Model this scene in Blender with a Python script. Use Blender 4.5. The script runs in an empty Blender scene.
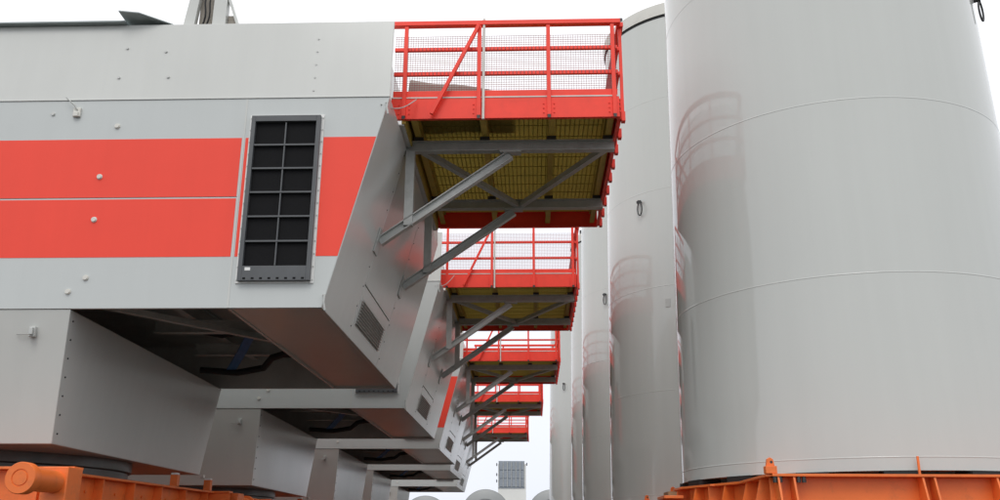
import bpy, bmesh, math, random
from mathutils import Vector, Matrix
random.seed(7)
S = bpy.context.scene
C = S.collection
R = math.radians

# ------------------------------------------------------------------ camera, world, sun, exposure
CAM_Z = 1.6
cam = bpy.data.cameras.new('camera')
cam.sensor_width = 36.0
cam.lens = 36.0 * 0.912
cam.clip_start = 0.05
cam.clip_end = 6000
co = bpy.data.objects.new('camera', cam)
C.objects.link(co)
co.matrix_world = Matrix.Translation((0, 0, CAM_Z)) @ Matrix.Rotation(R(90 + 17.6), 4, 'X') @ Matrix.Rotation(R(0.24), 4, 'Z')
S.camera = co

SUN_EL, SUN_AZ = 52.0, 188.0          # azimuth clockwise from +Y (the view direction): behind the camera
w = bpy.data.worlds.new('World')
S.world = w
w.use_nodes = True
nt = w.node_tree
nt.nodes.clear()
out = nt.nodes.new('ShaderNodeOutputWorld')
bg = nt.nodes.new('ShaderNodeBackground')
bg.inputs['Strength'].default_value = 0.10
sky = nt.nodes.new('ShaderNodeTexSky')
sky.sky_type = 'NISHITA'
sky.sun_disc = False
sky.sun_elevation = R(SUN_EL)
sky.sun_rotation = R(SUN_AZ)
sky.dust_density = 4.0
# a closed, bright cloud deck over the clear sky: pale at the horizon, whiter higher up
tc = nt.nodes.new('ShaderNodeTexCoord')
sep = nt.nodes.new('ShaderNodeSeparateXYZ')
nt.links.new(tc.outputs['Generated'], sep.inputs[0])
ramp = nt.nodes.new('ShaderNodeValToRGB')
ramp.color_ramp.elements[0].position = 0.0
ramp.color_ramp.elements[0].color = (0.68, 0.71, 0.78, 1)
ramp.color_ramp.elements[1].position = 0.75
ramp.color_ramp.elements[1].color = (1.0, 1.0, 1.0, 1)
nt.links.new(sep.outputs['Z'], ramp.inputs[0])
cn = nt.nodes.new('ShaderNodeTexNoise')
cn.inputs['Scale'].default_value = 2.2
cn.inputs['Detail'].default_value = 5
nt.links.new(tc.outputs['Generated'], cn.inputs['Vector'])
cm = nt.nodes.new('ShaderNodeMapRange')
cm.inputs['From Min'].default_value = 0.3
cm.inputs['From Max'].default_value = 0.7
cm.inputs['To Min'].default_value = 11.4
cm.inputs['To Max'].default_value = 12.6
nt.links.new(cn.outputs[0], cm.inputs['Value'])
sc = nt.nodes.new('ShaderNodeVectorMath')
sc.operation = 'SCALE'
nt.links.new(ramp.outputs[0], sc.inputs[0])
nt.links.new(cm.outputs[0], sc.inputs['Scale'])
mx = nt.nodes.new('ShaderNodeMixRGB')
mx.inputs[0].default_value = 0.93
nt.links.new(sky.outputs[0], mx.inputs[1])
nt.links.new(sc.outputs[0], mx.inputs[2])
nt.links.new(mx.outputs[0], bg.inputs['Color'])
nt.links.new(bg.outputs[0], out.inputs['Surface'])

sun = bpy.data.lights.new('sun', 'SUN')
sun.energy = 0.8
sun.angle = R(25)
sun.color = (1.0, 0.98, 0.95)
so = bpy.data.objects.new('sun', sun)
C.objects.link(so)
az = R(SUN_AZ)
sd = Vector((math.sin(az) * math.cos(R(SUN_EL)), math.cos(az) * math.cos(R(SUN_EL)), math.sin(R(SUN_EL))))
so.location = sd * 60
so.rotation_euler = sd.to_track_quat('Z', 'Y').to_euler()

S.view_settings.view_transform = 'Standard'
S.view_settings.look = 'None'
S.view_settings.exposure = 0.22
S.view_settings.gamma = 1.0
S.view_settings.use_curve_mapping = False
S.render.engine = 'CYCLES'
S.cycles.max_bounces = 8
S.cycles.diffuse_bounces = 4
S.cycles.glossy_bounces = 4

# ------------------------------------------------------------------ materials
def paint(name, col, rough=0.45, var=0.06, scale=0.8, metal=0.0, streak=0.0, spec=0.5, bump=0.0, bscale=60, dirt=None, dirtamt=0.0, coat=0.0):
    m = bpy.data.materials.new(name)
    m.use_nodes = True
    t = m.node_tree
    b = t.nodes['Principled BSDF']
    b.inputs['Metallic'].default_value = metal
    b.inputs['Specular IOR Level'].default_value = spec
    if coat:
        b.inputs['Coat Weight'].default_value = coat
        b.inputs['Coat Roughness'].default_value = 0.12
    tc = t.nodes.new('ShaderNodeTexCoord')
    n = t.nodes.new('ShaderNodeTexNoise')
    n.inputs['Scale'].default_value = scale
    n.inputs['Detail'].default_value = 6
    n.inputs['Roughness'].default_value = 0.6
    t.links.new(tc.outputs['Object'], n.inputs['Vector'])
    mr = t.nodes.new('ShaderNodeMapRange')
    mr.inputs['From Min'].default_value = 0.3
    mr.inputs['From Max'].default_value = 0.7
    mr.inputs['To Min'].default_value = 1 - var
    mr.inputs['To Max'].default_value = 1 + var
    t.links.new(n.outputs[0], mr.inputs['Value'])
    fac = mr.outputs[0]
    if streak:
        mp = t.nodes.new('ShaderNodeMapping')
        mp.inputs['Scale'].default_value = (3.2, 3.2, 0.12)
        t.links.new(tc.outputs['Object'], mp.inputs['Vector'])
        n2 = t.nodes.new('ShaderNodeTexNoise')
        n2.inputs['Scale'].default_value = 1.6
        n2.inputs['Detail'].default_value = 5
        t.links.new(mp.outputs[0], n2.inputs['Vector'])
        m2 = t.nodes.new('ShaderNodeMapRange')
        m2.inputs['From Min'].default_value = 0.35
        m2.inputs['From Max'].default_value = 0.65
        m2.inputs['To Min'].default_value = 1 - streak
        m2.inputs['To Max'].default_value = 1 + streak * 0.4
        t.links.new(n2.outputs[0], m2.inputs['Value'])
        mu = t.nodes.new('ShaderNodeMath')
        mu.operation = 'MULTIPLY'
        t.links.new(fac, mu.inputs[0])
        t.links.new(m2.outputs[0], mu.inputs[1])
        fac = mu.outputs[0]
    s = t.nodes.new('ShaderNodeVectorMath')
    s.operation = 'SCALE'
    s.inputs[0].default_value = col
    t.links.new(fac, s.inputs['Scale'])
    colout = s.outputs[0]
    if dirt:
        nd = t.nodes.new('ShaderNodeTexNoise')
        nd.inputs['Scale'].default_value = 4.5
        nd.inputs['Detail'].default_value = 9
        nd.inputs['Roughness'].default_value = 0.7
        t.links.new(tc.outputs['Object'], nd.inputs['Vector'])
        md = t.nodes.new('ShaderNodeMapRange')
        md.inputs['From Min'].default_value = 0.52
        md.inputs['From Max'].default_value = 0.72
        md.inputs['To Min'].default_value = 0
        md.inputs['To Max'].default_value = dirtamt
        t.links.new(nd.outputs[0], md.inputs['Value'])
        mix = t.nodes.new('ShaderNodeMixRGB')
        mix.inputs[2].default_value = (*dirt, 1)
        t.links.new(md.outputs[0], mix.inputs[0])
        t.links.new(colout, mix.inputs[1])
        colout = mix.outputs[0]
    t.links.new(colout, b.inputs['Base Color'])
    r2 = t.nodes.new('ShaderNodeMapRange')
    r2.inputs['From Min'].default_value = 0.3
    r2.inputs['From Max'].default_value = 0.7
    r2.inputs['To Min'].default_value = max(0.02, rough - min(0.015, 0.15 * rough))
    r2.inputs['To Max'].default_value = rough + min(0.015, 0.15 * rough)
    t.links.new(n.outputs[0], r2.inputs['Value'])
    t.links.new(r2.outputs[0], b.inputs['Roughness'])
    if bump:
        nb = t.nodes.new('ShaderNodeTexNoise')
        nb.inputs['Scale'].default_value = bscale
        nb.inputs['Detail'].default_value = 3
        t.links.new(tc.outputs['Object'], nb.inputs['Vector'])
        bp = t.nodes.new('ShaderNodeBump')
        bp.inputs['Strength'].default_value = bump
        bp.inputs['Distance'].default_value = 0.02
        t.links.new(nb.outputs[0], bp.inputs['Height'])
        t.links.new(bp.outputs[0], b.inputs['Normal'])
    return m

GREY = paint('nacelle_grey_paint', (0.58, 0.59, 0.565), 0.2, 0.025, 0.5, streak=0.015)
GREY2 = paint('nacelle_cool_grey_paint', (0.535, 0.56, 0.55), 0.3, 0.02, 0.5, streak=0.012)
TOWER = paint('tower_grey_paint', (0.55, 0.565, 0.54), 0.07, 0.02, 0.25, streak=0.015)
RED = paint('red_stripe_paint', (0.90, 0.075, 0.046), 0.45, 0.03, 0.9, streak=0.015, spec=0.3)
PRED = paint('red_railing_paint', (0.93, 0.062, 0.036), 0.42, 0.06, 3.0, dirt=(0.55, 0.05, 0.04), dirtamt=0.2, spec=0.35)
ORANGE = paint('orange_frame_paint', (0.82, 0.18, 0.035), 0.42, 0.09, 1.6, dirt=(0.40, 0.12, 0.04), dirtamt=0.45, bump=0.05, bscale=25)
GALV = paint('galvanised_steel', (0.46, 0.47, 0.45), 0.42, 0.10, 5.0, metal=0.2, dirt=(0.24, 0.24, 0.22), dirtamt=0.4)
OLIVE = paint('yellow_grating', (0.50, 0.40, 0.08), 0.6, 0.12, 2.0, dirt=(0.22, 0.18, 0.05), dirtamt=0.5)
# glass-fibre grating lets some daylight through
_t = OLIVE.node_tree
_p = _t.nodes['Principled BSDF']
_tr = _t.nodes.new('ShaderNodeBsdfTranslucent')
_tr.inputs['Color'].default_value = (0.42, 0.36, 0.16, 1)
_mx = _t.nodes.new('ShaderNodeMixShader')
_mx.inputs[0].default_value = 0.52
_t.links.new(_p.outputs[0], _mx.inputs[1])
_t.links.new(_tr.outputs[0], _mx.inputs[2])
_t.links.new(_mx.outputs[0], _t.nodes['Material Output'].inputs['Surface'])
JOIST = paint('yellow_joist_paint', (0.50, 0.36, 0.07), 0.55, 0.1, 3.0, dirt=(0.25, 0.19, 0.05), dirtamt=0.4)
WIRE = paint('red_wire', (0.33, 0.05, 0.05), 0.5, 0.05, 3.0)
DARK = paint('dark_steel', (0.035, 0.036, 0.037), 0.5, 0.2, 4.0)
INNER = paint('inner_shell_grey', (0.46, 0.46, 0.44), 0.5, 0.15, 1.5)
LOUV = paint('louvre_frame_grey', (0.085, 0.09, 0.095), 0.4, 0.1, 4.0)
BLACK = paint('opening_black', (0.006, 0.006, 0.007), 0.8, 0.2, 30.0, spec=0.2)  # colour stands in for the shade inside the grille and its slots
RUBBER = paint('black_rubber', (0.012, 0.012, 0.012), 0.7, 0.2, 8.0)
WHITE = paint('white_plastic', (0.75, 0.75, 0.73), 0.4, 0.05, 5.0)
BLUE = paint('blue_strap', (0.06, 0.16, 0.36), 0.6, 0.15, 6.0)
RING = paint('bearing_ring_steel', (0.10, 0.105, 0.10), 0.4, 0.2, 3.0, metal=0.4)
TARP = paint('grey_brown_tarpaulin', (0.30, 0.27, 0.23), 0.6, 0.15, 3.0, bump=0.3, bscale=6)
CAP = paint('pale_cap_cover', (0.66, 0.65, 0.60), 0.55, 0.06, 3.0, dirt=(0.45, 0.43, 0.38), dirtamt=0.3)
HUB = paint('far_grey_cover', (0.27, 0.28, 0.28), 0.45, 0.08, 0.6)
CLAD = paint('grey_blue_cladding', (0.26, 0.29, 0.33), 0.5, 0.12, 0.3)
BWHITE = paint('white_render', (0.74, 0.74, 0.71), 0.7, 0.05, 0.2)
CONC = paint('concrete_yard', (0.050, 0.051, 0.044), 0.85, 0.12, 0.35, dirt=(0.030, 0.028, 0.024), dirtamt=0.6, bump=0.2, bscale=14)
ROOFM = paint('roof_sheet', (0.30, 0.34, 0.34), 0.4, 0.08, 2.0)
WOOD = paint('timber_packer', (0.26, 0.17, 0.09), 0.8, 0.25, 5.0)

# ------------------------------------------------------------------ mesh helpers
class MB:
    def __init__(s):
        s.bm = bmesh.new()
    def box(s, x0, x1, y0, y1, z0, z1):
        v = [s.bm.verts.new((x, y, z)) for z in (z0, z1) for x, y in ((x0, y0), (x1, y0), (x1, y1), (x0, y1))]
        for f in ((3, 2, 1, 0), (4, 5, 6, 7), (0, 1, 5, 4), (1, 2, 6, 5), (2, 3, 7, 6), (3, 0, 4, 7)):
            s.bm.faces.new([v[i] for i in f])
        return s
    def hexa(s, a, b):
        """two matching rings of points joined into a closed solid"""
        n = len(a)
        va = [s.bm.verts.new(p) for p in a]
        vb = [s.bm.verts.new(p) for p in b]
        s.bm.faces.new(va[::-1])
        s.bm.faces.new(vb)
        for i in range(n):
            j = (i + 1) % n
            s.bm.faces.new((va[i], va[j], vb[j], vb[i]))
        return s
    def bar(s, p, q, wid, hgt, up=(0, 0, 1)):
        p, q = Vector(p), Vector(q)
        d = (q - p).normalized()
        up = Vector(up)
        sd = d.cross(up)
        if sd.length < 1e-4:
            sd = d.cross(Vector((1, 0, 0)))
        sd.normalize()
        u = sd.cross(d).normalized()
        sd *= wid / 2
        u *= hgt / 2
        ring = lambda c: [c - sd - u, c + sd - u, c + sd + u, c - sd + u]
        return s.hexa(ring(p), ring(q))
    def ibeam(s, p, q, wid, hgt, t=0.014, up=(0, 0, 1)):
        p, q, upv = Vector(p), Vector(q), Vector(up)
        d = (q - p).normalized()
        sd = d.cross(upv).normalized()
        u = sd.cross(d).normalized()
        s.bar(p, q, t, hgt - 2 * t, up)
        for k in (-1, 1):
            o = u * k * (hgt / 2 - t / 2)
            s.bar(p + o, q + o, wid, t, up)
        return s
    def channel(s, p, q, wid, hgt, t=0.012, up=(0, 0, 1), open_dir=1):
        p, q, upv = Vector(p), Vector(q), Vector(up)
        d = (q - p).normalized()
        sd = d.cross(upv).normalized()
        u = sd.cross(d).normalized()
        s.bar(p + sd * open_dir * (-wid / 2 + t / 2), q + sd * open_dir * (-wid / 2 + t / 2), t, hgt, up)
        for k in (-1, 1):
            o = u * k * (hgt / 2 - t / 2) + sd * open_dir * t * 0.5
            s.bar(p + o, q + o, wid - t, t, up)
        return s
    def cyl(s, p, q, r0, r1=None, n=16):
        r1 = r0 if r1 is None else r1
        p, q = Vector(p), Vector(q)
        d = (q - p).normalized()
        a = d.orthogonal().normalized()
        b = d.cross(a)
        ra = [p + (a * math.cos(t) + b * math.sin(t)) * r0 for t in [2 * math.pi * i / n for i in range(n)]]
        rb = [q + (a * math.cos(t) + b * math.sin(t)) * r1 for t in [2 * math.pi * i / n for i in range(n)]]
        return s.hexa(ra, rb)
    def tube(s, pts, r, n=8):
        pts = [Vector(p) for p in pts]
        rings = []
        prev = None
        for i, p in enumerate(pts):
            d = (pts[min(i + 1, len(pts) - 1)] - pts[max(i - 1, 0)]).normalized()
            a = d.orthogonal().normalized() if prev is None else (prev - d * prev.dot(d)).normalized()
            prev = a
            b = d.cross(a)
            rings.append([s.bm.verts.new(p + (a * math.cos(t) + b * math.sin(t)) * r) for t in [2 * math.pi * k / n for k in range(n)]])
        for A, B in zip(rings, rings[1:]):
            for k in range(n):
                j = (k + 1) % n
                s.bm.faces.new((A[k], A[j], B[j], B[k]))
        s.bm.faces.new(rings[0][::-1])
        s.bm.faces.new(rings[-1])
        return s
    def lathe(s, prof, n=96, axis='z', closed=False, c=(0, 0, 0)):
        rings = []
        c = Vector(c)
        for r, h in prof:
            ring = []
            for i in range(n):
                t = 2 * math.pi * i / n
                v = Vector((r * math.cos(t), r * math.sin(t), h)) if axis == 'z' else Vector((r * math.cos(t), h, r * math.sin(t)))
                ring.append(s.bm.verts.new(c + v))
            rings.append(ring)
        pairs = list(zip(rings, rings[1:]))
        if closed:
            pairs.append((rings[-1], rings[0]))
        for A, B in pairs:
            for k in range(n):
                j = (k + 1) % n
                s.bm.faces.new((A[k], A[j], B[j], B[k]))
        return s
    def build(s, name, mat, parent=None, smooth=False, bevel=0.0, kind=None):
        bmesh.ops.recalc_face_normals(s.bm, faces=s.bm.faces)
        me = bpy.data.meshes.new(name)
        s.bm.to_mesh(me)
        s.bm.free()
        me.materials.append(mat)
        if smooth:
            for p in me.polygons:
                p.use_smooth = True
            try:
                me.set_sharp_from_angle(angle=R(35))
            except Exception:
                pass
        o = bpy.data.objects.new(name, me)
        C.objects.link(o)
        if parent:
            o.parent = parent
        if bevel:
            md = o.modifiers.new('bevel', 'BEVEL')
            md.width = bevel
            md.segments = 2
            md.limit_method = 'ANGLE'
            md.angle_limit = R(40)
        if kind:
            o['kind'] = kind
        return o

def M():
    return MB()

def thing(name, label, cat, loc, rz=0.0, group=None):
    o = bpy.data.objects.new(name, None)
    C.objects.link(o)
    o.empty_display_size = 0.3
    o.location = loc
    o.rotation_euler = (0, 0, rz)
    o['label'] = label
    o['category'] = cat
    if group:
        o['group'] = group
    return o

def tag(o, label, cat, group=None):
    o['label'] = label
    o['category'] = cat
    if group:
        o['group'] = group
    return o

KIDS = {}
def copy_tree(o, parent=None, skip=()):
    c = o.copy()
    C.objects.link(c)
    if parent:
        c.parent = parent
    for ch in [k for k in ALL if k.parent is o]:
        if ch.get('only_front') and 'front' in skip:
            continue
        if 'stripe' in skip and ch.name.startswith('stripe'):
            continue
        if ch.get('has_mesh') and 'mesh' in skip:
            continue
        copy_tree(ch, c, skip)
    return c

# ------------------------------------------------------------------ setting
g = M().box(-400, 400, -300, 900, -0.5, 0).build('ground', CONC)
g['kind'] = 'structure'

# ------------------------------------------------------------------ nacelle
ROT = R(-2.06)
ZB, ZS, ZT, ZBOX = 4.33, 7.22, 8.43, 2.70      # wall bottom, shoulder seam, roof edge, bottom of lower housing
DEP = 6.4
LEAN = 0.10
UL = -18.0
def E_(z):                                      # the sloping tail face: u as a function of height
    return (z - ZB) * 0.255 if z <= ZS else (ZS - ZB) * 0.255 + (z - ZS) * 0.0
def F_(z):                                      # v of the camera-side wall; the top band leans inwards
    return 0.0 if z <= ZS else (z - ZS) / (ZT - ZS) * LEAN

TH = 0.05
def wall_panel(u0, u1, z0, z1, name, mat, root, slope_end=False, side=0, bev=0.006):
    """camera-side (side 0) or far-side (side 1) panel"""
    a, b = [], []
    for z, us in ((z0, (u0, u1)), (z1, (u1, u0))):
        for u in us:
            if slope_end and u == u1:
                u = E_(z) - 0.004
            v = F_(z)
            if side:
                a.append((u, DEP - v - TH, z)); b.append((u, DEP - v, z))
            else:
                a.append((u, v, z)); b.append((u, v + TH, z))
    return M().hexa(a, b).build(name, mat, root, bevel=bev)

def end_panel(v0, v1, z0, z1, name, mat, root, out=0.0, th=TH, lean0=False, bev=0.005):
    a, b = [], []
    for v, z in ((v0, z0), (v1, z0), (v1, z1), (v0, z1)):
        a.append((E_(z) + out, v, z)); b.append((E_(z) + out - th, v, z))
    return M().hexa(a, b).build(name, mat, root, bevel=bev)

def make_platform(root):
    U0, U1, V0, V1 = 0.76, 3.87, 0.85, 5.65
    ZD0, ZD1 = 7.42, 7.62
    # deck is the part, all else are its sub-parts
    deck = M().box(U0 + 0.03, U1 - 0.05, V0 + 0.05, V1 - 0.05, ZD1 - 0.012, ZD1).build('hoist_platform', OLIVE, root)
    deck['label'] = 'red railed hoist platform cantilevered from the tail'
    # grating ribs: too fine to pick apart singly
    m = M()
    v = V0 + 0.10
    u = U0 + 0.06
    while u < U1 - 0.08:
        m.box(u, u + 0.012, V0 + 0.06, V1 - 0.06, ZD1 - 0.022, ZD1 - 0.0125)
        u += 0.07
    v = V0 + 0.10
    while v < V1 - 0.1:
        m.box(U0 + 0.05, U1 - 0.07, v, v + 0.010, ZD1 - 0.020, ZD1 - 0.0128)
        v += 0.40
    m.build('grating', OLIVE, deck, kind='stuff')
    # joists run away from the camera under the grating
    for u in (0.92, 1.92, 2.92, 3.76):
        M().ibeam((u, V0 + 0.06, ZD1 - 0.152), (u, V1 - 0.06, ZD1 - 0.152), 0.09, 0.20, 0.012).build('joist', JOIST, deck)
        for vv in (1.70, 4.20):
            M().box(u - 0.07, u + 0.07, vv - 0.09, vv + 0.09, ZD1 - 0.30, ZD1 - 0.2535).build('joist_cleat', DARK, deck)
    M().box(U0 + 0.005, U0 + 0.06, V0 + 0.045, V1 - 0.045, 7.252, ZD1 - 0.0135).build('inner_edge_beam', JOIST, deck)
    # fascias
    fz0, fz1 = 7.30, 7.62
    M().channel((U0 - 0.15, V0 + 0.03, (fz0 + fz1) / 2), (U1, V0 + 0.03, (fz0 + fz1) / 2), 0.06, fz1 - fz0, 0.012, open_dir=-1).build('fascia', PRED, deck, bevel=0.003)
    M().channel((U0, V1 - 0.03, (fz0 + fz1) / 2), (U1, V1 - 0.03, (fz0 + fz1) / 2), 0.06, fz1 - fz0, 0.012, open_dir=1).build('fascia', PRED, deck, bevel=0.003)
    M().channel((U1 - 0.002, V0 + 0.07, (fz0 + fz1) / 2), (U1 - 0.002, V1 - 0.07, (fz0 + fz1) / 2), 0.06, fz1 - fz0, 0.012, open_dir=-1).build('fascia', PRED, deck, bevel=0.003)
    # grating edge strip and kick plates
    M().box(U0 - 0.15, U1 - 0.02, V0 - 0.006, V0 + 0.05, fz1 + 0.001, fz1 + 0.020).build('edge_strip', CAP, deck)
    M().box(U0 - 0.13, U1 - 0.02, V0 + 0.012, V0 + 0.028, fz1 + 0.028, fz1 + 0.125).build('kick_plate', PRED, deck, bevel=0.003)
    M().box(U1 - 0.05, U1 - 0.034, V0 + 0.05, V1 - 0.05, fz1 + 0.001, fz1 + 0.115).build('kick_plate', PRED, deck, bevel=0.003)
    M().box(U0, U1 - 0.06, V1 - 0.03, V1 - 0.014, fz1 + 0.001, fz1 + 0.115).build('kick_plate', PRED, deck, bevel=0.003)
    ztop = 8.86
    # front posts (bolted to the outside of the fascia)
    def post(u, v, du, dv, ax):
        m = M()
        vo = v
        m.box(u - 0.028, u + 0.028, vo - 0.022, vo + 0.022, fz0 + 0.03, ztop - 0.08) if ax == 'f' else m.box(u - 0.022, u + 0.022, vo - 0.028, vo + 0.028, fz0 + 0.03, ztop - 0.08)
        p = m.build('post', PRED, deck, bevel=0.003)
    for u in (0.80, 1.87, 2.87, 3.80):
        post(u, V0 - 0.024, 0, 0, 'f')
        # foot plate and bolts
        bz = M().box(u - 0.022, u + 0.022, V0 - 0.050, V0 - 0.0465, fz0 - 0.02, fz0 + 0.03)
        bz.build('post_foot', DARK, deck)
        bm_ = M()
        for k in range(3):
            for d in (-0.075, 0.075):
                z = fz0 + 0.08 + 0.07 * k
                bm_.cyl((u + d, V0 - 0.0005, z), (u + d, V0 - 0.012, z), 0.011, n=6)
        bm_.build('bolts', PRED, deck, kind='stuff')
    vs = [V0 + 0.12 + i * (V1 - V0 - 0.24) / 8 for i in range(9)]
    for v in vs:
        if vs.index(v) % 2 == 0:
            post(U1 + 0.052, v, 0, 0, 's')
        M().box(U1 + 0.029, U1 + 0.085, v - 0.05, v + 0.05, fz0 - 0.03, fz0 + 0.12).build('post_bracket', PRED, deck, bevel=0.004)
    for u in (0.80, 1.87, 2.87, 3.80):
        post(u, V1 + 0.024, 0, 0, 'f')
    # brace from the middle post down to the deck edge
    M().bar((1.20, V0 - 0.07, fz0 + 0.04), (1.86, V0 - 0.07, ztop - 0.10), 0.05, 0.05, up=(0, 1, 0)).build('brace', PRED, deck, bevel=0.003)
    # pale hinge pole next to the middle post
    M().cyl((1.935, V0 - 0.035, fz0 - 0.03), (1.935, V0 - 0.035, ztop + 0.02), 0.020, n=12).build('hinge_pole', CAP, deck, smooth=True)
    # rails: wide flat handrail and two toothed mid rails behind the mesh
    def rail(p, q, wid, hgt):
        M().bar(p, q, wid, hgt).build('rail', PRED, deck, bevel=0.004)
    rail((U0 - 0.16, V0 - 0.01, ztop - 0.045), (U1 + 0.05, V0 - 0.01, ztop - 0.045), 0.10, 0.07)
    rail((U1 + 0.052, V0 + 0.05, ztop - 0.045), (U1 + 0.052, V1 - 0.05, ztop - 0.045), 0.10, 0.07)
    rail((U0 - 0.02, V1 + 0.01, ztop - 0.045), (U1 + 0.05, V1 + 0.01, ztop - 0.045), 0.10, 0.07)
    for z in (8.42, 8.02):
        rail((U0 - 0.13, V0 + 0.028, z), (U1, V0 + 0.028, z), 0.045, 0.055)
        rail((U1 + 0.005, V0 + 0.06, z), (U1 + 0.005, V1 - 0.06, z), 0.045, 0.055)
        rail((U0, V1 - 0.028, z), (U1, V1 - 0.028, z), 0.045, 0.055)
        bm_ = M()
        u = U0 + 0.05
        while u < U1 - 0.03:
            bm_.box(u, u + 0.012, V0 + 0.0005, V0 + 0.005, z - 0.02, z + 0.02)
            u += 0.055
        bm_.build('rail_clips', WIRE, deck, kind='stuff')
    # wire mesh infill
    m = M()
    u = U0 - 0.12
    z0, z1 = fz1 + 0.13, 8.66
    while u < U1 - 0.02:
        m.box(u, u + 0.0045, V0 + 0.060, V0 + 0.0645, z0, z1)
        u += 0.036
    z = z0
    while z <= z1:
        m.box(U0 - 0.13, U1 - 0.01, V0 + 0.0555, V0 + 0.060, z, z + 0.0045)
        z += 0.036
    wmesh = m.build('wire_mesh', WIRE, deck)
    wmesh['has_mesh'] = 1
    m = M()
    v = V0 + 0.08
    while v < V1 - 0.08:
        m.box(U1 - 0.035, U1 - 0.0305, v, v + 0.0045, z0, z1)
        v += 0.036
    z = z0
    while z <= z1:
        m.box(U1 - 0.030, U1 - 0.0255, V0 + 0.07, V1 - 0.07, z, z + 0.0045)
        z += 0.036
    wmesh = m.build('wire_mesh', WIRE, deck)
    wmesh['has_mesh'] = 1
    # galvanised carrying structure
    zb = 7.235
    for v in (1.70, 4.20):
        M().ibeam((0.68, v, zb), (3.86, v, zb), 0.13, 0.165, 0.014).build('cross_beam', GALV, deck)
        # hanger post at the root and its pads
        M().channel((0.80, v - 0.005, 5.98), (0.80, v - 0.005, zb - 0.084), 0.11, 0.13, 0.012, up=(1, 0, 0)).build('hanger_post', GALV, deck)
        uu, zz = E_(5.74), 5.74
        M().ibeam((uu + 0.03, v, zz), (2.30, v, zb - 0.14), 0.12, 0.13, 0.014).build('strut', GALV, deck)
        M().box(2.14, 2.46, v - 0.075, v + 0.075, zb - 0.115, zb - 0.0835).build('strut_plate', GALV, deck)
        end_panel(v - 0.13, v + 0.13, zz - 0.18, zz + 0.18, 'strut_foot', GALV, deck, out=0.022, th=0.02)
    M().bar((0.98, 1.78, zb - 0.03), (2.36, 4.12, zb - 0.03), 0.09, 0.09).build('plan_brace', GALV, deck)
    M().bar((3.70, 1.78, zb - 0.03), (2.44, 4.12, zb - 0.03), 0.09, 0.09).build('plan_brace', GALV, deck)
    # slack tether between the shoulder of the nacelle and the front rail
    pts = []
    for i in range(9):
        t = i / 8
        pts.append((0.62 + t * 0.36, -0.02 + t * (V0 - 0.03), 7.10 + 0.48 * t - 0.10 * math.sin(math.pi * t)))
    M().tube(pts, 0.008, 6).build('tether', GALV, deck)
    return deck

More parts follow.
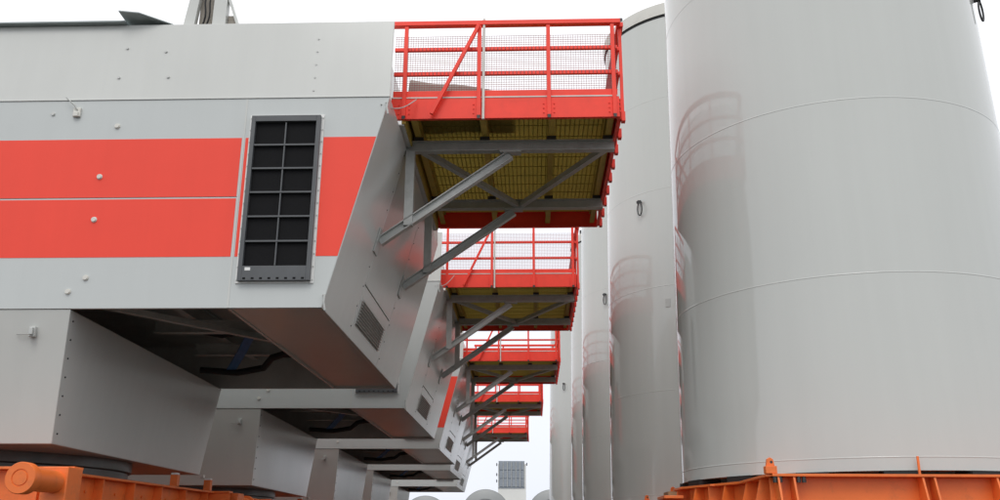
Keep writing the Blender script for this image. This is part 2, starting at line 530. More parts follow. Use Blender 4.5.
def make_nacelle():
    root = thing('turbine_nacelle', '', 'nacelle', (0, 0, ZBOX))
    n0 = len(C.objects)
    # --- inner shell behind the panels (seen only through joints and from below)
    i_ = 0.03
    ub = -1.17
    m = M()
    ZC = ZB + 0.80
    # front / back / tail / roof / ceiling plates
    for s in (0, 1):
        a, b = [], []
        for u, z in ((UL, ZB + 0.01), (E_(ZB + 0.01) - 0.05, ZB + 0.01), (E_(ZS) - 0.05, ZS), (E_(ZT - 0.02) - 0.30, ZT - 0.02), (UL, ZT - 0.02)):
            v = F_(z) + TH - 0.012
            if s:
                v = DEP - v
            a.append((u, v, z)); b.append((u, v + (-0.03 if s else 0.03), z))
        # the plate bends at the shoulder: build as two quads
        m.hexa([a[0], a[1], a[2], (UL, a[2][1], ZS)], [b[0], b[1], b[2], (UL, b[2][1], ZS)])
        m.hexa([(UL, a[2][1], ZS), a[2], a[3], a[4]], [(UL, b[2][1], ZS), b[2], b[3], b[4]])
    a = [(E_(z) - TH + 0.01, v, z) for v, z in ((0.06, ZB + 0.01), (DEP - 0.06, ZB + 0.01), (DEP - 0.06, ZS), (0.06, ZS))]
    b = [(p[0] - 0.03, p[1], p[2]) for p in a]
    m.hexa(a, b)
    a = [(E_(z) - 0.30, v, z) for v, z in ((0.06, ZS), (DEP - 0.06, ZS), (DEP - 0.32, ZT - 0.02), (0.32, ZT - 0.02))]
    b = [(p[0] - 0.03, p[1], p[2]) for p in a]
    m.hexa(a, b)
    m.box(UL, 0.16, 0.10, DEP - 0.10, ZC, ZC + 0.03)
    m.box(UL, UL + 0.04, 0.10, DEP - 0.10, ZB, ZT - 0.03)
    m.build('inner_shell', INNER, root)
    # --- panels, camera side and far side
    gp = 0.004
    for side in (0, 1):
        for u0, u1 in ((UL, -13.5), (-13.5, -9.5), (-9.5, -5.5)):
            wall_panel(u0 + gp / 2, u1 - gp / 2, ZS + gp, ZT, 'upper_panel', GREY, root, side=side)
        wall_panel(-5.5 + gp / 2, 1, ZS + gp, ZT, 'upper_panel', GREY, root, slope_end=True, side=side)
        for u0, u1 in ((UL, -13.5), (-13.5, -9.5), (-9.5, -5.5), (-5.5, -1.18)):
            wall_panel(u0 + gp, u1 - gp, 5.81 + gp / 2, ZS - gp, 'side_panel', GREY2, root, side=side)
            wall_panel(u0 + gp, u1 - gp, ZB, 5.81 - gp / 2, 'side_panel', GREY2, root, side=side)
        wall_panel(-1.18 + gp, 1, ZB, ZS - gp, 'tail_side_panel', GREY2, root, slope_end=True, side=side)
    M().box(-1.192, -1.168, -0.0045, 0.003, ZB + 0.002, ZS - 0.01).build('joint_cover', GREY, root, bevel=0.002)
    # drip moulding along the shoulder seam
    M().box(UL, E_(ZS) - 0.01, -0.012, 0.02, ZS - 0.004, ZS + 0.010).build('drip_moulding', GREY, root, bevel=0.003)
    # --- red stripe (thin painted sheets)
    def stripe(u0, u1, z0, z1, slope=False):
        a, b = [], []
        for z, us in ((z0, (u0, u1)), (z1, (u1, u0))):
            for u in us:
                if slope and u == u1:
                    u = E_(z) - 0.012
                a.append((u, -0.003, z)); b.append((u, 0.004, z))
        M().hexa(a, b).build('stripe', RED, root)
    SZ0, SZ1 = 5.00, 6.64
    for z0, z1 in ((SZ0, 5.788), (5.815, SZ1)):
        stripe(-5.49, -1.205, z0, z1)
        stripe(-9.49, -5.51, z0, z1)
        stripe(-13.49, -9.51, z0, z1)
        stripe(UL, -13.51, z0, z1)
    stripe(-1.155, -1.112, SZ0, SZ1)
    stripe(-0.118, 1, SZ0, SZ1, True)
    # --- ventilation grille on the side
    G0, G1, Z0, Z1 = -1.075, -0.157, 4.665, 6.93
    gr = M().box(G0 - 0.035, G1 + 0.035, -0.016, 0.002, Z0 - 0.02, Z1 + 0.03).build('side_grille', WHITE, root)
    M().box(G0 + 0.02, G1 - 0.02, -0.022, -0.0165, Z0 + 0.03, Z1 - 0.03).build('dark_interior_plate', BLACK, gr)  # no opening cut here: black plate puts the shaded grille interior into colour
    fr = M()
    fr.box(G0, G0 + 0.055, -0.075, -0.017, Z0, Z1)
    fr.box(G1 - 0.055, G1, -0.075, -0.017, Z0, Z1)
    fr.box(G0 + 0.055, G1 - 0.055, -0.075, -0.017, Z1 - 0.085, Z1)
    fr.box(G0 + 0.055, G1 - 0.055, -0.075, -0.017, Z0, Z0 + 0.19)
    fr.build('grille_frame', LOUV, gr, bevel=0.004)
    gz0, gz1 = Z0 + 0.19, Z1 - 0.085
    for k in range(1, 6):
        z = gz0 + (gz1 - gz0) * k / 6
        M().box(G0 + 0.056, G1 - 0.056, -0.062, -0.024, z - 0.011, z + 0.011).build('grille_bar', LOUV, gr)
    for k in range(6):
        za, zb = gz0 + (gz1 - gz0) * k / 6 + 0.012, gz0 + (gz1 - gz0) * (k + 1) / 6 - 0.012
        uc = (G0 + G1) / 2
        M().box(uc - 0.008, uc + 0.008, -0.056, -0.024, za, zb).build('grille_mullion', LOUV, gr)
    M().box(G0 + 0.09, G0 + 0.16, -0.0765, -0.0755, Z0 + 0.13, Z0 + 0.17).build('sticker', WHITE, gr)
    m = M()
    for k in range(8):
        u = G0 + 0.09 + k * (G1 - G0 - 0.18) / 7
        m.box(u - 0.018, u + 0.018, -0.0765, -0.0755, Z0 + 0.015, Z0 + 0.04)
    m.build('drain_slots', BLACK, gr, kind='stuff')
    m = M()
    for k in range(14):
        z = Z0 + 0.02 + k * (Z1 - Z0 - 0.04) / 13
        for u in (G0 - 0.02, G1 + 0.02):
            m.cyl((u, -0.016, z), (u, -0.024, z), 0.010, n=8)
    for k in range(7):
        u = G0 + 0.05 + k * (G1 - G0 - 0.1) / 6
        m.cyl((u, -0.016, Z1 + 0.015), (u, -0.024, Z1 + 0.015), 0.010, n=8)
    m.build('frame_bolts', GALV, gr, kind='stuff')
    # --- tail face panels
    end_panel(0.004, 1.735, ZB, ZS - gp, 'tail_panel', GREY, root)
    end_panel(1.75, 4.07, 5.115, ZS - gp, 'tail_panel', GREY, root)
    tp = end_panel(1.75, 4.07, ZB, 5.095, 'tail_panel', GREY, root)
    end_panel(4.085, DEP - 0.004, ZB, ZS - gp, 'tail_panel', GREY, root)
    for (va0, va1, vb0, vb1, c0, c1) in ((0.003, LEAN + 0.003, 1.15, 1.15, 0.0, 0.22), (1.15, 1.15, DEP - 0.003, DEP - LEAN, 0.22, 0.22)):
        a = [(E_(ZS + gp) - c0, va0, ZS + gp), (E_(ZS + gp) - c1, vb0, ZS + gp), (E_(ZT) - c1, vb1, ZT), (E_(ZT) - c0, va1, ZT)]
        b = [(p[0] - TH, p[1], p[2]) for p in a]
        M().hexa(a, b).build('tail_top_panel', GREY, root, bevel=0.003)
    M().box(0.3, E_(ZS) - 0.06, 0.06, DEP - 0.06, ZS - 0.03, ZS - 0.008).box(0.3, 0.80, 0.92, 5.58, ZS + 0.012, ZS + 0.03).build('tail_ledge', GREY, root)
    # louvre in the tail face
    lv = end_panel(1.84, 3.85, 4.54, 4.93, 'tail_louvre', GALV, tp, out=0.006, th=0.02)
    for k in range(9):
        z = 4.565 + k * 0.041
        e = E_(z)
        M().hexa([(e + 0.008, 1.87, z), (e + 0.008, 3.82, z), (e + 0.03, 3.82, z - 0.016), (e + 0.03, 1.87, z - 0.016)],
                 [(e + 0.012, 1.87, z + 0.004), (e + 0.012, 3.82, z + 0.004), (e + 0.034, 3.82, z - 0.012), (e + 0.034, 1.87, z - 0.012)]).build('louvre_slat', GREY, tp)
    # rivets along panel edges of the tail
    m = M()
    for v in (1.66, 4.15):
        for k in range(10):
            z = ZB + 0.15 + k * 0.29
            m.cyl((E_(z) - 0.001, v, z), (E_(z) + 0.008, v, z - 0.002), 0.009, n=6)
    m.build('tail_rivets', DARK, root, kind='stuff')
    # --- roof
    M().box(UL, E_(ZT) - 0.26, LEAN + 0.012, DEP - LEAN - 0.012, ZT - 0.05, ZT - 0.004).build('roof', GREY, root, bevel=0.005)
    M().box(UL, -3.02, LEAN - 0.09, DEP - LEAN + 0.09, ZT + 0.001, ZT + 0.022).build('roof_sheet', ROOFM, root)
    # lifted corner of the roof sheet
    M().hexa([(-3.06, LEAN - 0.22, ZT + 0.085), (-2.80, LEAN - 0.16, ZT + 0.088), (-2.38, LEAN + 0.03, ZT + 0.012), (-2.42, LEAN + 0.40, ZT + 0.012), (-3.06, LEAN + 0.40, ZT + 0.05)],
             [(-3.06, LEAN - 0.22, ZT + 0.10), (-2.80, LEAN - 0.16, ZT + 0.103), (-2.38, LEAN + 0.03, ZT + 0.025), (-2.42, LEAN + 0.40, ZT + 0.025), (-3.06, LEAN + 0.40, ZT + 0.065)]).build('roof_flap', ROOFM, root)
    # roof bracket: pale A-shaped yoke with a dark plate and cables between its legs
    v0 = LEAN + 0.16
    yb = M()
    yb.hexa([(-2.18, v0, ZT), (-2.02, v0, ZT), (-1.90, v0, ZT + 1.3), (-2.02, v0, ZT + 1.3)], [(-2.18, v0 + 0.10, ZT), (-2.02, v0 + 0.10, ZT), (-1.90, v0 + 0.10, ZT + 1.3), (-2.02, v0 + 0.10, ZT + 1.3)])
    yb.box(-1.75, -1.56, v0 - 0.02, v0 + 0.10, ZT, ZT + 1.3)
    yb.box(-2.05, -1.45, v0 + 0.0, v0 + 0.10, ZT + 1.301, ZT + 1.42)
    br = yb.build('roof_bracket', GREY, root, bevel=0.006)
    M().box(-1.99, -1.755, v0 + 0.11, v0 + 0.15, ZT, ZT + 1.2).build('bracket_plate', TARP, br)
    M().bar((-1.36, v0 + 0.04, ZT), (-1.56, v0 + 0.04, ZT + 0.55), 0.035, 0.10, up=(0, 1, 0)).build('bracket_stay', GREY, br)
    M().box(-1.555, -1.44, v0 + 0.06, v0 + 0.09, ZT, ZT + 0.26).build('bracket_box', TARP, br)
    for (ua, ub_, r) in ((-1.95, -1.82, 0.014), (-1.90, -1.74, 0.012)):
        pts = [(ua + (ub_ - ua) * t + 0.04 * math.sin(6 * t), v0 + 0.06 - 0.05 * math.sin(3.1 * t), ZT + 0.02 + 0.7 * t) for t in [i / 10 for i in range(11)]]
        M().tube(pts, r, 6).build('cable', RUBBER, br, smooth=True)
    br.location.x = -0.13
    br.scale.x = 1.0
    # --- bolts, lugs and clips on the camera-side wall
    def stud(u, z, r=0.03, mat=CAP):
        v = F_(z)
        M().cyl((u, v - r * 0.35, z), (u, v + 0.003, z), r * 1.25, n=14).cyl((u, v - r * 0.9, z), (u, v - r * 0.35, z), r, r * 0.8, n=10).build('stud', mat, root, smooth=True)
    for u, z in ((-3.04, 6.105), (-3.03, 5.51), (-3.03, 4.73), (-3.23, 4.55), (-2.90, 6.83)):
        stud(u, z)
    for u, z in ((-2.95, 8.04), (-2.99, 7.57), (-2.40, 7.98), (-2.31, 7.57)):
        stud(u, z, 0.018, GREY)
    for u, z in ((-3.80, 7.02),):
        stud(u, z, 0.022, GREY)
    m = M()
    for k in range(5):
        z = 7.33 + k * 0.205
        u = -0.30 + 0.0 * k
        m.cyl((u, F_(z) - 0.008, z), (u, F_(z) + 0.002, z), 0.014, n=8)
    m.build('panel_rivets', GREY, root, kind='stuff')
    # lifting lug with a bent rod
    lg = M().box(-3.52, -3.42, -0.035, 0.002, 6.97, 7.10)
    lg.box(-3.50, -3.44, -0.055, -0.036, 6.965, 7.03)
    lug = lg.build('lifting_lug', CAP, root, bevel=0.006)
    M().tube([(-3.46, -0.045, 7.06), (-3.50, -0.06, 7.12), (-3.62, -0.07, 7.23)], 0.009, 6).build('lug_rod', GALV, lug)
    # rigging screws on the tail edge
    for (zz, ln) in ((7.05, 0.14), (4.40, 0.16)):
        e = E_(zz)
        m = M().tube([(e + 0.015, -0.02, zz + ln * 0.6), (e + 0.01, -0.03, zz), (e + 0.03, -0.025, zz - ln * 0.7)], 0.014, 7)
        m.box(e - 0.012, e + 0.030, -0.03, -0.006, zz + ln * 0.5, zz + ln * 0.6)
        m.build('rigging_screw', GALV, root, smooth=True)
    # --- underside tray at the tail
    ZQ = ZB + 0.012
    def tray(u0, u1, v0, v1, z, name='bottom_panel', mat=GREY):
        M().box(u0, u1, v0, v1, z, z + 0.03).build(name, mat, root, bevel=0.004)
    tray(-1.16, 0.0, 0.055, 2.24, ZQ)
    tray(-1.16, 0.0, 2.252, DEP - 0.055, ZQ + 0.022)
    M().box(-1.20, -1.165, 0.06, DEP - 0.06, ZB + 0.0, ZB + 0.14).build('tray_lip', GREY, root)
    # --- frames, beams, straps and hoses inside the bay
    for v in (1.15, 2.9, 4.7):
        M().ibeam((-3.3, v, ZB + 0.42), (-1.2, v, ZB + 0.42), 0.14, 0.20, 0.014).build('bay_beam', GALV, root)
    for u in (-2.7, -1.75):
        M().ibeam((u, 0.12, ZB + 0.66), (u, DEP - 0.12, ZB + 0.66), 0.12, 0.26, 0.014).build('bay_beam', INNER, root)
    M().hexa([(-2.35, 0.15, ZB + 0.80), (-1.30, 0.15, ZB + 0.80), (-1.30, 2.0, ZB + 0.55), (-2.0, 2.0, ZB + 0.55)],
             [(-2.35, 0.15, ZB + 0.82), (-1.30, 0.15, ZB + 0.82), (-1.30, 2.0, ZB + 0.57), (-2.0, 2.0, ZB + 0.57)]).build('bay_plate', GALV, root)
    M().bar((-3.25, 0.4, ZB + 0.2), (-1.3, 3.6, ZB + 0.3), 0.10, 0.08).build('bay_brace', GALV, root)
    pts = [(-1.95, 3.27, ZB + 0.52), (-2.08, 3.77, ZB + 0.43), (-2.29, 4.17, ZB + 0.31), (-2.54, 4.62, ZB + 0.19), (-2.73, 4.96, ZB + 0.11)]
    m = M()
    for p, q in zip(pts, pts[1:]):
        m.bar(p, q, 0.15, 0.03)
    m.build('strap', BLUE, root)
    pts = [(-3.25, 4.9, ZB + 0.10), (-2.6, 4.95, ZB + 0.06), (-2.1, 4.8, ZB + 0.12), (-1.85, 4.4, ZB + 0.22), (-1.6, 4.2, ZB + 0.24), (-1.2, 4.2, ZB + 0.24)]
    M().tube(pts, 0.06, 10).build('hose', RUBBER, root, smooth=True)
    pts = [(-3.1, 3.2, ZB + 0.5), (-2.4, 3.4, ZB + 0.38), (-1.9, 3.3, ZB + 0.45), (-1.25, 3.5, ZB + 0.5)]
    M().tube(pts, 0.035, 8).build('hose', RUBBER, root, smooth=True)
    # --- lower housing round the yaw bearing
    a = [(-3.33, 0.34, ZBOX), (-3.50, DEP - 0.34, ZBOX), (-8.1, DEP - 0.34, ZBOX), (-8.1, 0.34, ZBOX)]
    b = [(-3.17, 0.012, ZB - 0.004), (-3.3594, DEP - 0.012, ZB - 0.004), (-8.3, DEP - 0.012, ZB - 0.004), (-8.3, 0.012, ZB - 0.004)]
    ho = M().hexa(a, b).build('lower_housing', GREY, root, bevel=0.01)
    m = M()
    for k in range(7):
        t = 0.08 + k * 0.14
        z = ZB + (ZBOX - ZB) * t
        u = -3.17 + (-3.33 + 3.17) * t
        v = 0.012 + (0.34 - 0.012) * t + 0.10
        m.cyl((u - 0.004, v, z), (u + 0.008, v, z), 0.012, n=6)
    m.build('housing_rivets', DARK, ho, kind='stuff')
    cl = M().box(-3.66, -3.58, 0.01, 0.07, 3.98, 4.11)
    cl.box(-3.645, -3.595, -0.025, 0.009, 4.00, 4.09)
    clo = cl.build('housing_clip', GALV, ho, bevel=0.006)
    M().tube([(-3.66, 0.04, 4.02), (-3.75, 0.03, 4.015), (-3.83, 0.05, 4.02)], 0.006, 6).build('clip_rod', GALV, ho)
    M().box(-3.47, -3.40, DEP - 0.42, DEP - 0.33, ZBOX - 0.05, ZBOX - 0.001).build('corner_lug', CAP, ho)
    # yaw bearing ring under the housing
    M().lathe([(1.5, ZBOX - 0.30), (2.15, ZBOX - 0.30), (2.15, ZBOX - 0.16), (2.20, ZBOX - 0.14), (2.20, ZBOX - 0.002), (1.5, ZBOX - 0.002)], 80, closed=True, c=(-5.77, 2.85, 0)).build('yaw_bearing', RING, root, smooth=True)
    make_platform(root)
    # move mesh data so that the empty sits at the base of the nacelle
    return root

nac = make_nacelle()
ALL = list(C.objects)
for o in ALL:
    if o.parent is nac:
        o.location.z -= ZBOX

spots = [((-2.21, 11.0), 'grey nacelle with red stripe, tall black side grille and bracket on its roof'),
         ((-2.09, 20.1), 'grey nacelle without red stripe, next behind the one with the roof bracket'),
         ((-1.93, 29.5), 'grey nacelle in the middle of the row, third along, its platform rail without mesh'),
         ((-2.07, 39.0), 'grey nacelle fourth along the row, between the middle nacelle and the last one'),
         ((-2.33, 51.2), 'grey nacelle at the far end of the row, nearest the lying cylinders')]
for i, ((x, y), lab) in enumerate(spots):
    o = nac if i == 0 else copy_tree(nac, None, ('mesh',) if i > 1 else ('stripe',))
    o.location = (x, y, ZBOX)
    o.rotation_euler = (0, 0, ROT)
    o['label'] = lab
    o['group'] = 'turbine nacelles standing in a row'
ALL = None

# tarpaulin left on the first platform
def nloc(i, u, v, z):
    c, s = math.cos(ROT), math.sin(ROT)
    x, y = spots[i][0]
    return (x + u * c - v * s, y + u * s + v * c, z)
m = M()
N = 14
top, bot = [], []
rows = []
for j in range(7):
    row = []
    for i in range(N + 1):
        t = i / N
        u = 0.80 + 1.55 * t
        wv = math.sin(math.pi * j / 6)
        hgt = (0.62 - 0.24 * t - 0.36 * max(0, (t - 0.85) / 0.15) ** 2) * (wv ** 0.5 if wv > 0 else 0) + 0.02 * random.random() * wv + 0.012
        row.append(m.bm.verts.new((u, -0.45 + 0.9 * j / 6 + 0.03 * math.sin(9 * t), hgt)))
    rows.append(row)
base = [[m.bm.verts.new((vv.co.x, vv.co.y, 0)) for vv in row] for row in rows]
for j in range(6):
    for i in range(N):
        m.bm.faces.new((rows[j][i], rows[j][i + 1], rows[j + 1][i + 1], rows[j + 1][i]))
        m.bm.faces.new((base[j][i], base[j + 1][i], base[j + 1][i + 1], base[j][i + 1]))
for i in range(N):
    m.bm.faces.new((rows[0][i], base[0][i], base[0][i + 1], rows[0][i + 1]))
    m.bm.faces.new((rows[6][i], rows[6][i + 1], base[6][i + 1], base[6][i]))
for j in range(6):
    m.bm.faces.new((rows[j][0], rows[j + 1][0], base[j + 1][0], base[j][0]))
    m.bm.faces.new((rows[j][N], base[j][N], base[j + 1][N], rows[j + 1][N]))
tp = m.build('tarpaulin', TARP, None, smooth=True)
tp.location = nloc(0, 0.0, 1.55, 7.622)
tp.rotation_euler = (0, 0, ROT)
tag(tp, 'brownish grey tarpaulin heaped on the deck behind the wire mesh railing', 'tarpaulin')

# ------------------------------------------------------------------ orange frames
def edge_beam(root, P, Q, zt, dep, nst, name='beam', fl=0.22, taper=True, cx=(0, 0), at=None):
    """plate girder along P-Q with outside gussets"""
    P, Q = Vector((*P, 0)), Vector((*Q, 0))
    d = (Q - P).normalized()
    n = Vector((d.y, -d.x, 0))
    mid = (P + Q) / 2 - Vector((*cx, 0))
    if n.dot(mid) < 0:
        n = -n
    L = (Q - P).length
    m = M()
    z = Vector((0, 0, 1))
    inn = n * -0.10
    m.bar(P + inn + z * (zt - dep / 2), Q + inn + z * (zt - dep / 2), 0.025, dep - 0.07)
    m.bar(P + inn * 0.5 + z * (zt - 0.0175), Q + inn * 0.5 + z * (zt - 0.0175), fl, 0.03)
    m.bar(P + inn * 0.5 + z * (zt - dep + 0.0175), Q + inn * 0.5 + z * (zt - dep + 0.0175), fl + 0.2, 0.03)
    bo = m.build(name, ORANGE, root, bevel=0.003)
    for t in (at or [(k + 0.5) / nst for k in range(nst)]):
        c = P + d * L * t
        a0, a1 = inn + n * 0.014, (n * 0.055) if taper else inn
        wd = d * 0.011
        ring = [c + a0 + z * (zt - 0.034), c + n * 0.045 + z * (zt - 0.034), c + n * (0.24 if taper else 0.05) + z * (zt - dep + 0.034), c + a0 + z * (zt - dep + 0.034)]
        M().hexa([p - wd for p in ring], [p + wd for p in ring]).build('stiffener', ORANGE, bo)
    return bo

def leg(root, x, y, z1, s=0.16):
    m = M()
    m.box(x - s, x + s, y - 0.012, y + 0.012, 0.04, z1)
    m.box(x - s, x - s + 0.02, y - s, y + s, 0.04, z1)
    m.box(x + s - 0.02, x + s, y - s, y + s, 0.04, z1)
    m.box(x - 0.28, x + 0.28, y - 0.28, y + 0.28, 0.0, 0.04)
    m.build('leg', ORANGE, root, bevel=0.003)

def pad_eye(root, x, y, z):
    m = M().box(x - 0.065, x + 0.065, y - 0.05, y + 0.05, z, z + 0.085)
    m.hexa([(x - 0.05, y - 0.02, z + 0.085), (x + 0.05, y - 0.02, z + 0.085), (x + 0.035, y - 0.02, z + 0.165), (x, y - 0.02, z + 0.185), (x - 0.035, y - 0.02, z + 0.165)],
           [(x - 0.05, y + 0.02, z + 0.085), (x + 0.05, y + 0.02, z + 0.085), (x + 0.035, y + 0.02, z + 0.165), (x, y + 0.02, z + 0.185), (x - 0.035, y + 0.02, z + 0.165)])
    p = m.build('pad_eye', ORANGE, root, bevel=0.005)
    M().cyl((x + 0.012, y - 0.0215, z + 0.13), (x + 0.012, y + 0.0215, z + 0.13), 0.016, n=10).build('pin_hole', DARK, p)

def make_tower_frame():
    ZF = 2.33
    root = thing('support_frame', '', 'frame', (0, 0, 0))
    H = [(-2.23, -3.09), (-2.18, -1.65), (-2.68, -0.30)]
    poly = H + [(x, -y) for x, y in H[::-1]] + [(-x, -y) for x, y in H] + [(-x, y) for x, y in H[::-1]]
    n = len(poly)
    for i in range(n):
        P, Q = poly[i], poly[(i + 1) % n]
        L = math.dist(P, Q)
        nst = {True: 5, False: 2}[L > 4]
        if L < 1.0:
            nst = 1
        edge_beam(root, P, Q, ZF, 0.75, nst, 'girder', at=[0.015, 0.055, 0.395, 0.425, 0.585, 0.615, 0.945, 0.985] if L > 4 else None)
    # corner columns with bolts, pad eyes
    for x, y in ((-2.23, -3.09), (2.23, -3.09), (-2.23, 3.09), (2.23, 3.09)):
        sy = -1 if y < 0 else 1
        pad_eye(root, x * 1.0, y + sy * -0.02, ZF)
        m = M()
        for du in (0.03, 0.09, 0.30, 0.36):
            sx = -1 if x < 0 else 1
            m.cyl((x - sx * (du + 0.0), y + sy * 0.03, ZF - 0.10), (x - sx * du, y + sy * 0.03, ZF - 0.036), 0.024, n=6)
        m.build('flange_bolts', DARK, root, kind='stuff')
    # outriggers that carry the tower
    for sx in (-1, 1):
        for y in (-1.0, 1.0):
            M().ibeam((sx * 2.50, y, ZF - 0.16), (sx * 0.3, y, ZF - 0.16), 0.25, 0.30, 0.02).build('cross_girder', ORANGE, root)
    for sy in (-1, 1):
        M().ibeam((-2.05, sy * 2.13, ZF - 0.16), (2.05, sy * 2.13, ZF - 0.16), 0.25, 0.30, 0.02).build('cross_girder', ORANGE, root)
    # side catch at the widest point
    for sx in (-1, 1):
        M().box(sx * 2.70 if sx > 0 else -2.98, 2.98 if sx > 0 else -2.70, -0.30, 0.30, ZF - 0.16, ZF - 0.12).build('side_bracket', ORANGE, root, bevel=0.004)
        M().hexa([(sx * 2.72, -0.02, ZF - 0.161), (sx * 2.96, -0.02, ZF - 0.161), (sx * 2.72, -0.02, ZF - 0.55)], [(sx * 2.72, 0.02, ZF - 0.161), (sx * 2.96, 0.02, ZF - 0.161), (sx * 2.72, 0.02, ZF - 0.55)]).build('side_gusset', ORANGE, root)
        M().box(sx * 2.78 if sx > 0 else -2.90, 2.90 if sx > 0 else -2.78, -0.2, 0.2, ZF - 0.119, ZF - 0.06).build('packer', WOOD, root)
    # rubber bearing blocks between frame and tower foot
    for k in range(16):
        t = 2 * math.pi * (k + 0.5) / 16
        if abs(math.sin(t)) > 0.86 or abs(math.cos(t)) > 0.86 or True:
            x, y = 2.48 * math.cos(t), 2.48 * math.sin(t)
            o = M().box(-0.16, 0.16, -0.20, 0.20, ZF - 0.012, ZF + 0.079).build('rubber_block', RUBBER, root)
            o.location = (x, y, 0)
            o.rotation_euler = (0, 0, t)
    for x, y in ((-2.0, -2.85), (2.0, -2.85), (-2.0, 2.85), (2.0, 2.85), (-2.42, 0), (2.42, 0)):
        leg(root, x, y, ZF - 0.751)
    # lashing strap up to the foot seam
    M().box(-0.345, -0.32, -2.67, -2.65, ZF + 0.0, ZF + 0.24).build('lashing_pin', ORANGE, root)
    return root

def make_nacelle_frame():
    """cradle under the yaw bearing of a nacelle; local origin = centre of the ring on the ground"""
    ZF = 2.40
    root = thing('nacelle_cradle', '', 'frame', (0, 0, 0))
    # drum that carries the ring
    M().lathe([(1.45, 1.75), (2.12, 1.75), (2.12, 2.396), (1.45, 2.396)], 72, closed=True).build('drum', ORANGE, root, smooth=True)
    m = M()
    H = [(2.62, -2.98), (1.86, -1.60), (2.28, 2.95)]
    pr = [(2.02, -2.05), (2.34, 2.95)]
    for sx in (1, -1):
        P = (sx * 2.47, -2.62); Q = (sx * 2.69, 2.95)
        edge_beam(root, P, Q, ZF - 0.01, 0.70, 6, 'girder', taper=False)
        for k, vy in enumerate((1.15, 2.55)):
            xx = sx * (2.47 + 0.22 * (vy + 2.62) / 5.57)
            c = M().box(xx - 0.06, xx + 0.06, vy - 0.05, vy + 0.05, ZF - 0.01, ZF + 0.17).build('stop_post', ORANGE, root, bevel=0.004)
            M().box(xx - 0.055, xx + 0.055, vy - 0.045, vy + 0.045, ZF + 0.17, ZF + 0.20).build('post_cap', WHITE, root, bevel=0.004)
    for sy in (-1, 1):
        yy = sy * 2.90
        edge_beam(root, (-3.0, yy), (3.0, yy), ZF - 0.002, 0.70, 7, 'cross_girder', taper=False)
    # trunnions at the four corners
    for sx in (-1, 1):
        for sy in (-1, 1):
            x, z = sx * 2.95, ZF - 0.20
            y0, y1 = sy * 2.95, sy * 4.02
            m = M()
            m.cyl((x, y0, z), (x, sy * 3.88, z), 0.125, n=32)
            m.lathe([(0.0, y1), (0.075, y1), (0.080, y1 - sy * 0.010), (0.088, y1 - sy * 0.010), (0.093, y1), (0.160, y1), (0.167, y1 - sy * 0.012), (0.167, y1 - sy * 0.13), (0.15, y1 - sy * 0.14), (0.0, y1 - sy * 0.14)], 40, axis='y', c=(x, 0, z))
            m.build('trunnion', ORANGE, root, smooth=True)
            M().box(x - 0.15, x + 0.15, min(y0, sy * 3.30), max(y0, sy * 3.30), z - 0.45, z + 0.17).build('trunnion_block', ORANGE, root, bevel=0.012)
            leg(root, sx * 2.4, sy * 2.7, ZF - 0.71)
    # bolts on the girder webs
    m = M()
    for sx in (1, -1):
        for k in range(12):
            yy = -2.3 + k * 0.42
            xx = sx * (2.47 + 0.22 * (yy + 2.62) / 5.57 - 0.088)
            for zz in (ZF - 0.22, ZF - 0.40):
                m.cyl((xx - 0.012, yy, zz), (xx + 0.014 * sx + 0.004, yy, zz), 0.020, n=6)
    m.build('web_bolts', ORANGE, root, kind='stuff')
    for x in (-0.9, 0.9):
        M().ibeam((x, -2.78, 1.58), (x, 2.78, 1.58), 0.25, 0.3, 0.02).build('cross_member', ORANGE, root)
    return root

pos_words = ['with round trunnions under the nacelle that has the roof bracket', 'under the second nacelle of the row', 'under the middle nacelle of the row', 'under the fourth nacelle of the row', 'under the last nacelle of the row']
nf = make_nacelle_frame()
ALL = list(C.objects)
for i in range(5):
    o = nf if i == 0 else copy_tree(nf)
    p = nloc(i, -5.77, 2.85, 0)
    o.location = p
    o.rotation_euler = (0, 0, ROT)
    o['label'] = 'orange steel cradle ' + pos_words[i]
    o['group'] = 'orange cradles under the nacelles'

# ------------------------------------------------------------------ towers
BASE = 2.41
TOP = 14.75
TAP = 0.0185
def tr(h):
    return 2.61 - TAP * (h - BASE)
SEAMS = (2.57, 4.91, 7.42, 9.93, 12.42)
HOOKZ = 9.60

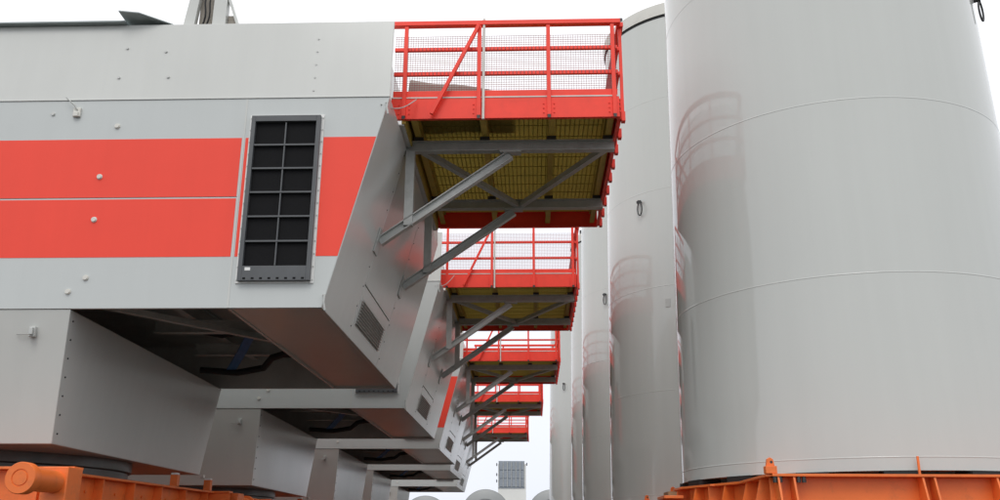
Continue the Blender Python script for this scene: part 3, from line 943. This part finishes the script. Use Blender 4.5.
def make_tower():
    root = thing('tower_section', '', 'tower section', (0, 0, BASE))
    # shell of plates, each a slightly different tone is left to the paint; joints are real beads
    prof = [(tr(BASE) - 0.25, BASE), (tr(BASE), BASE)]
    h = BASE
    while h < TOP - 0.3:
        h += 0.35
        prof.append((tr(h), min(h, TOP)))
    prof.append((tr(TOP), TOP))
    prof.append((tr(TOP) - 0.25, TOP))
    sh = M().lathe(prof, 160, closed=True).build('shell', TOWER, root, smooth=True)
    for s in SEAMS:
        r = tr(s)
        M().lathe([(r - 0.002, s - 0.012), (r + 0.0025, s - 0.006), (r + 0.0035, s), (r + 0.0025, s + 0.006), (r - 0.002, s + 0.012)], 160).build('weld_seam', TOWER, root, smooth=True)
    # top flange, gasket and pale cover
    r = tr(TOP)
    M().lathe([(r - 0.3, TOP + 0.001), (r + 0.004, TOP + 0.001), (r + 0.004, TOP + 0.07), (r - 0.3, TOP + 0.07)], 120, closed=True).build('gasket', RUBBER, root, smooth=True)
    cv = M().lathe([(r + 0.03, TOP + 0.071), (r + 0.035, TOP + 0.12), (r + 0.035, TOP + 0.40), (r - 0.02, TOP + 0.44), (r * 0.6, TOP + 0.62), (0.02, TOP + 0.70)], 120)
    cv.build('cover', CAP, root, smooth=True)
    for k in range(6):
        t = 2 * math.pi * (k + 0.41) / 6
        o = M().box(-0.05, 0.05, -0.05, 0.05, 0, 0.22).build('cover_lug', DARK, root)
        o.location = (math.cos(t) * (r - 0.12), math.sin(t) * (r - 0.12), TOP + 0.44)
    # cable loops on brackets
    for deg in (-138.0, 42.0):
        t = R(deg)
        rr = tr(HOOKZ)
        c = M().cyl((0, 0, 0.10), (0.10, 0, 0.10), 0.035, n=10)
        c.box(0.06, 0.10, -0.06, 0.06, 0.06, 0.12)
        b = c.build('cable_loop', DARK, root, smooth=True)
        b.location = (math.cos(t) * rr, math.sin(t) * rr, HOOKZ)
        b.rotation_euler = (0, 0, t)
        pts = []
        for k in range(21):
            q = 2 * math.pi * k / 20
            pts.append((0.08 + 0.02 * math.sin(q), 0.085 * math.sin(q) + 0.02, -0.10 + 0.17 * math.cos(q)))
        M().tube(pts, 0.016, 7).build('loop', DARK, b, smooth=True)
    # small rating plate
    for deg in (-123.0,):
        t = R(deg)
        o = M().box(-0.002, 0.012, -0.06, 0.06, -0.10, 0.10).build('rating_plate', GALV, root)
        o.location = (math.cos(t) * tr(6.98), math.sin(t) * tr(6.98), 6.98)
        o.rotation_euler = (0, 0, t)
    return root

tw = make_tower()
for o in C.objects:
    if o.parent is tw:
        o.location.z -= BASE
ft = make_tower_frame()
ALL = list(C.objects)
TPOS = [(5.35, 13.83), (5.38, 23.18), (5.47, 32.3), (5.78, 41.5), (5.33, 51.3)]
twords = ['standing on the orange girder frame with the pad eye', 'with pale cover rim, behind the front tower', 'third along the tower row, beside the middle nacelle', 'fourth along the tower row', 'at the far end of the row']
fwords = ['with pad eye at its corner, carrying the front tower section', 'under the second tower section of the row', 'under the third tower section of the row', 'under the fourth tower section of the row', 'under the last tower section of the row']
for i, (x, y) in enumerate(TPOS):
    o = tw if i == 0 else copy_tree(tw)
    o.location = (x, y, BASE)
    if i:
        o.rotation_euler = (0, 0, R((0, 0, 1.5, 3, 2)[i]))
    o['label'] = 'tall grey painted steel tower section ' + twords[i]
    o['group'] = 'upright tower sections in a row'
    f = ft if i == 0 else copy_tree(ft)
    f.location = (x, y, 0)
    f['label'] = 'orange steel support frame ' + fwords[i]
    f['group'] = 'orange frames under the tower sections'

tw.rotation_euler = (0, 0, R(105))

# ------------------------------------------------------------------ background
def lying(x, y, r, zc, label):
    root = thing('lying_cylinder', label, 'cylinder', (x, y, 0), 0, 'grey covered cylinders lying beyond the rows')
    M().lathe([(0.01, -0.42), (r * 0.45, -0.36), (r * 0.8, -0.20), (r - 0.06, -0.03), (r, 0.0), (r, 9.0), (0.01, 9.0)], 64, axis='y', c=(0, 0, zc)).build('body', HUB, root, smooth=True)
    M().lathe([(r, 0.05), (r + 0.05, 0.05), (r + 0.05, 0.30), (r, 0.30)], 64, axis='y', closed=True, c=(0, 0, zc)).build('rim', HUB, root, smooth=True)
    M().lathe([(r * 0.62, -0.30), (r * 0.62, -0.34), (r * 0.66, -0.32), (r * 0.66, -0.27)], 64, axis='y', closed=True, c=(0, 0, zc)).build('cover_ring', HUB, root, smooth=True)
    for yy in (1.2, 7.2):
        n = 9
        a = [(-r * 0.75, yy, 0), (r * 0.75, yy, 0)] + [((r + 0.01) * math.sin(R(60 - 120 * k / (n - 1))), yy, zc - (r + 0.01) * math.cos(R(60 - 120 * k / (n - 1)))) for k in range(n)]
        M().hexa(a, [(p[0], p[1] + 0.4, p[2]) for p in a]).build('saddle', ORANGE, root)
    return root
lying(-1.20, 85.0, 2.14, 3.72, 'grey domed cylinder end in front of the ribbed building')
lying(4.75, 85.0, 2.14, 3.72, 'grey domed cylinder end partly hidden by the last tower section')
lying(-6.45, 83.0, 2.14, 3.05, 'pale domed cylinder end below the last nacelle')

bd = thing('ribbed_building', 'narrow white tower building with grey blue ribbed cladding', 'building', (3.2, 240, 0))
W2 = 3.35
M().box(-W2 - 0.1, W2 + 0.35, 0, 8, 0, 20.0).build('wall', BWHITE, bd)
cl = M().box(-W2, W2, -0.12, -0.003, 14.0, 20.8).build('cladding', CLAD, bd)
for k in range(7):
    x = -W2 + 0.1 + k * (2 * W2 - 0.2) / 6
    M().box(x - 0.06, x + 0.06, -0.34, -0.121, 14.3, 20.6).build('rib', GREY, cl)
for k in range(6):
    x0 = -W2 + 0.3 + k * (2 * W2 - 0.2) / 6
    for q in range(3):
        M().box(x0, x0 + 0.75, -0.26, -0.121, 14.4 + q * 2.1, 16.3 + q * 2.1).build('cladding_panel', CLAD, cl)
for x, z in ((-W2 - 0.45, 19.9), (-W2 - 0.45, 17.4), (W2 + 0.55, 20.0), (-W2 - 0.45, 15.8)):
    M().box(x - 0.12, x + 0.12, -0.3, 0.3, z - 0.35, z + 0.35).build('floodlight', DARK, bd)
    M().box(min(x, 0.95 * x), max(x, 0.95 * x), 0.31, 0.40, z - 0.05, z + 0.05).build('lamp_arm', DARK, bd)
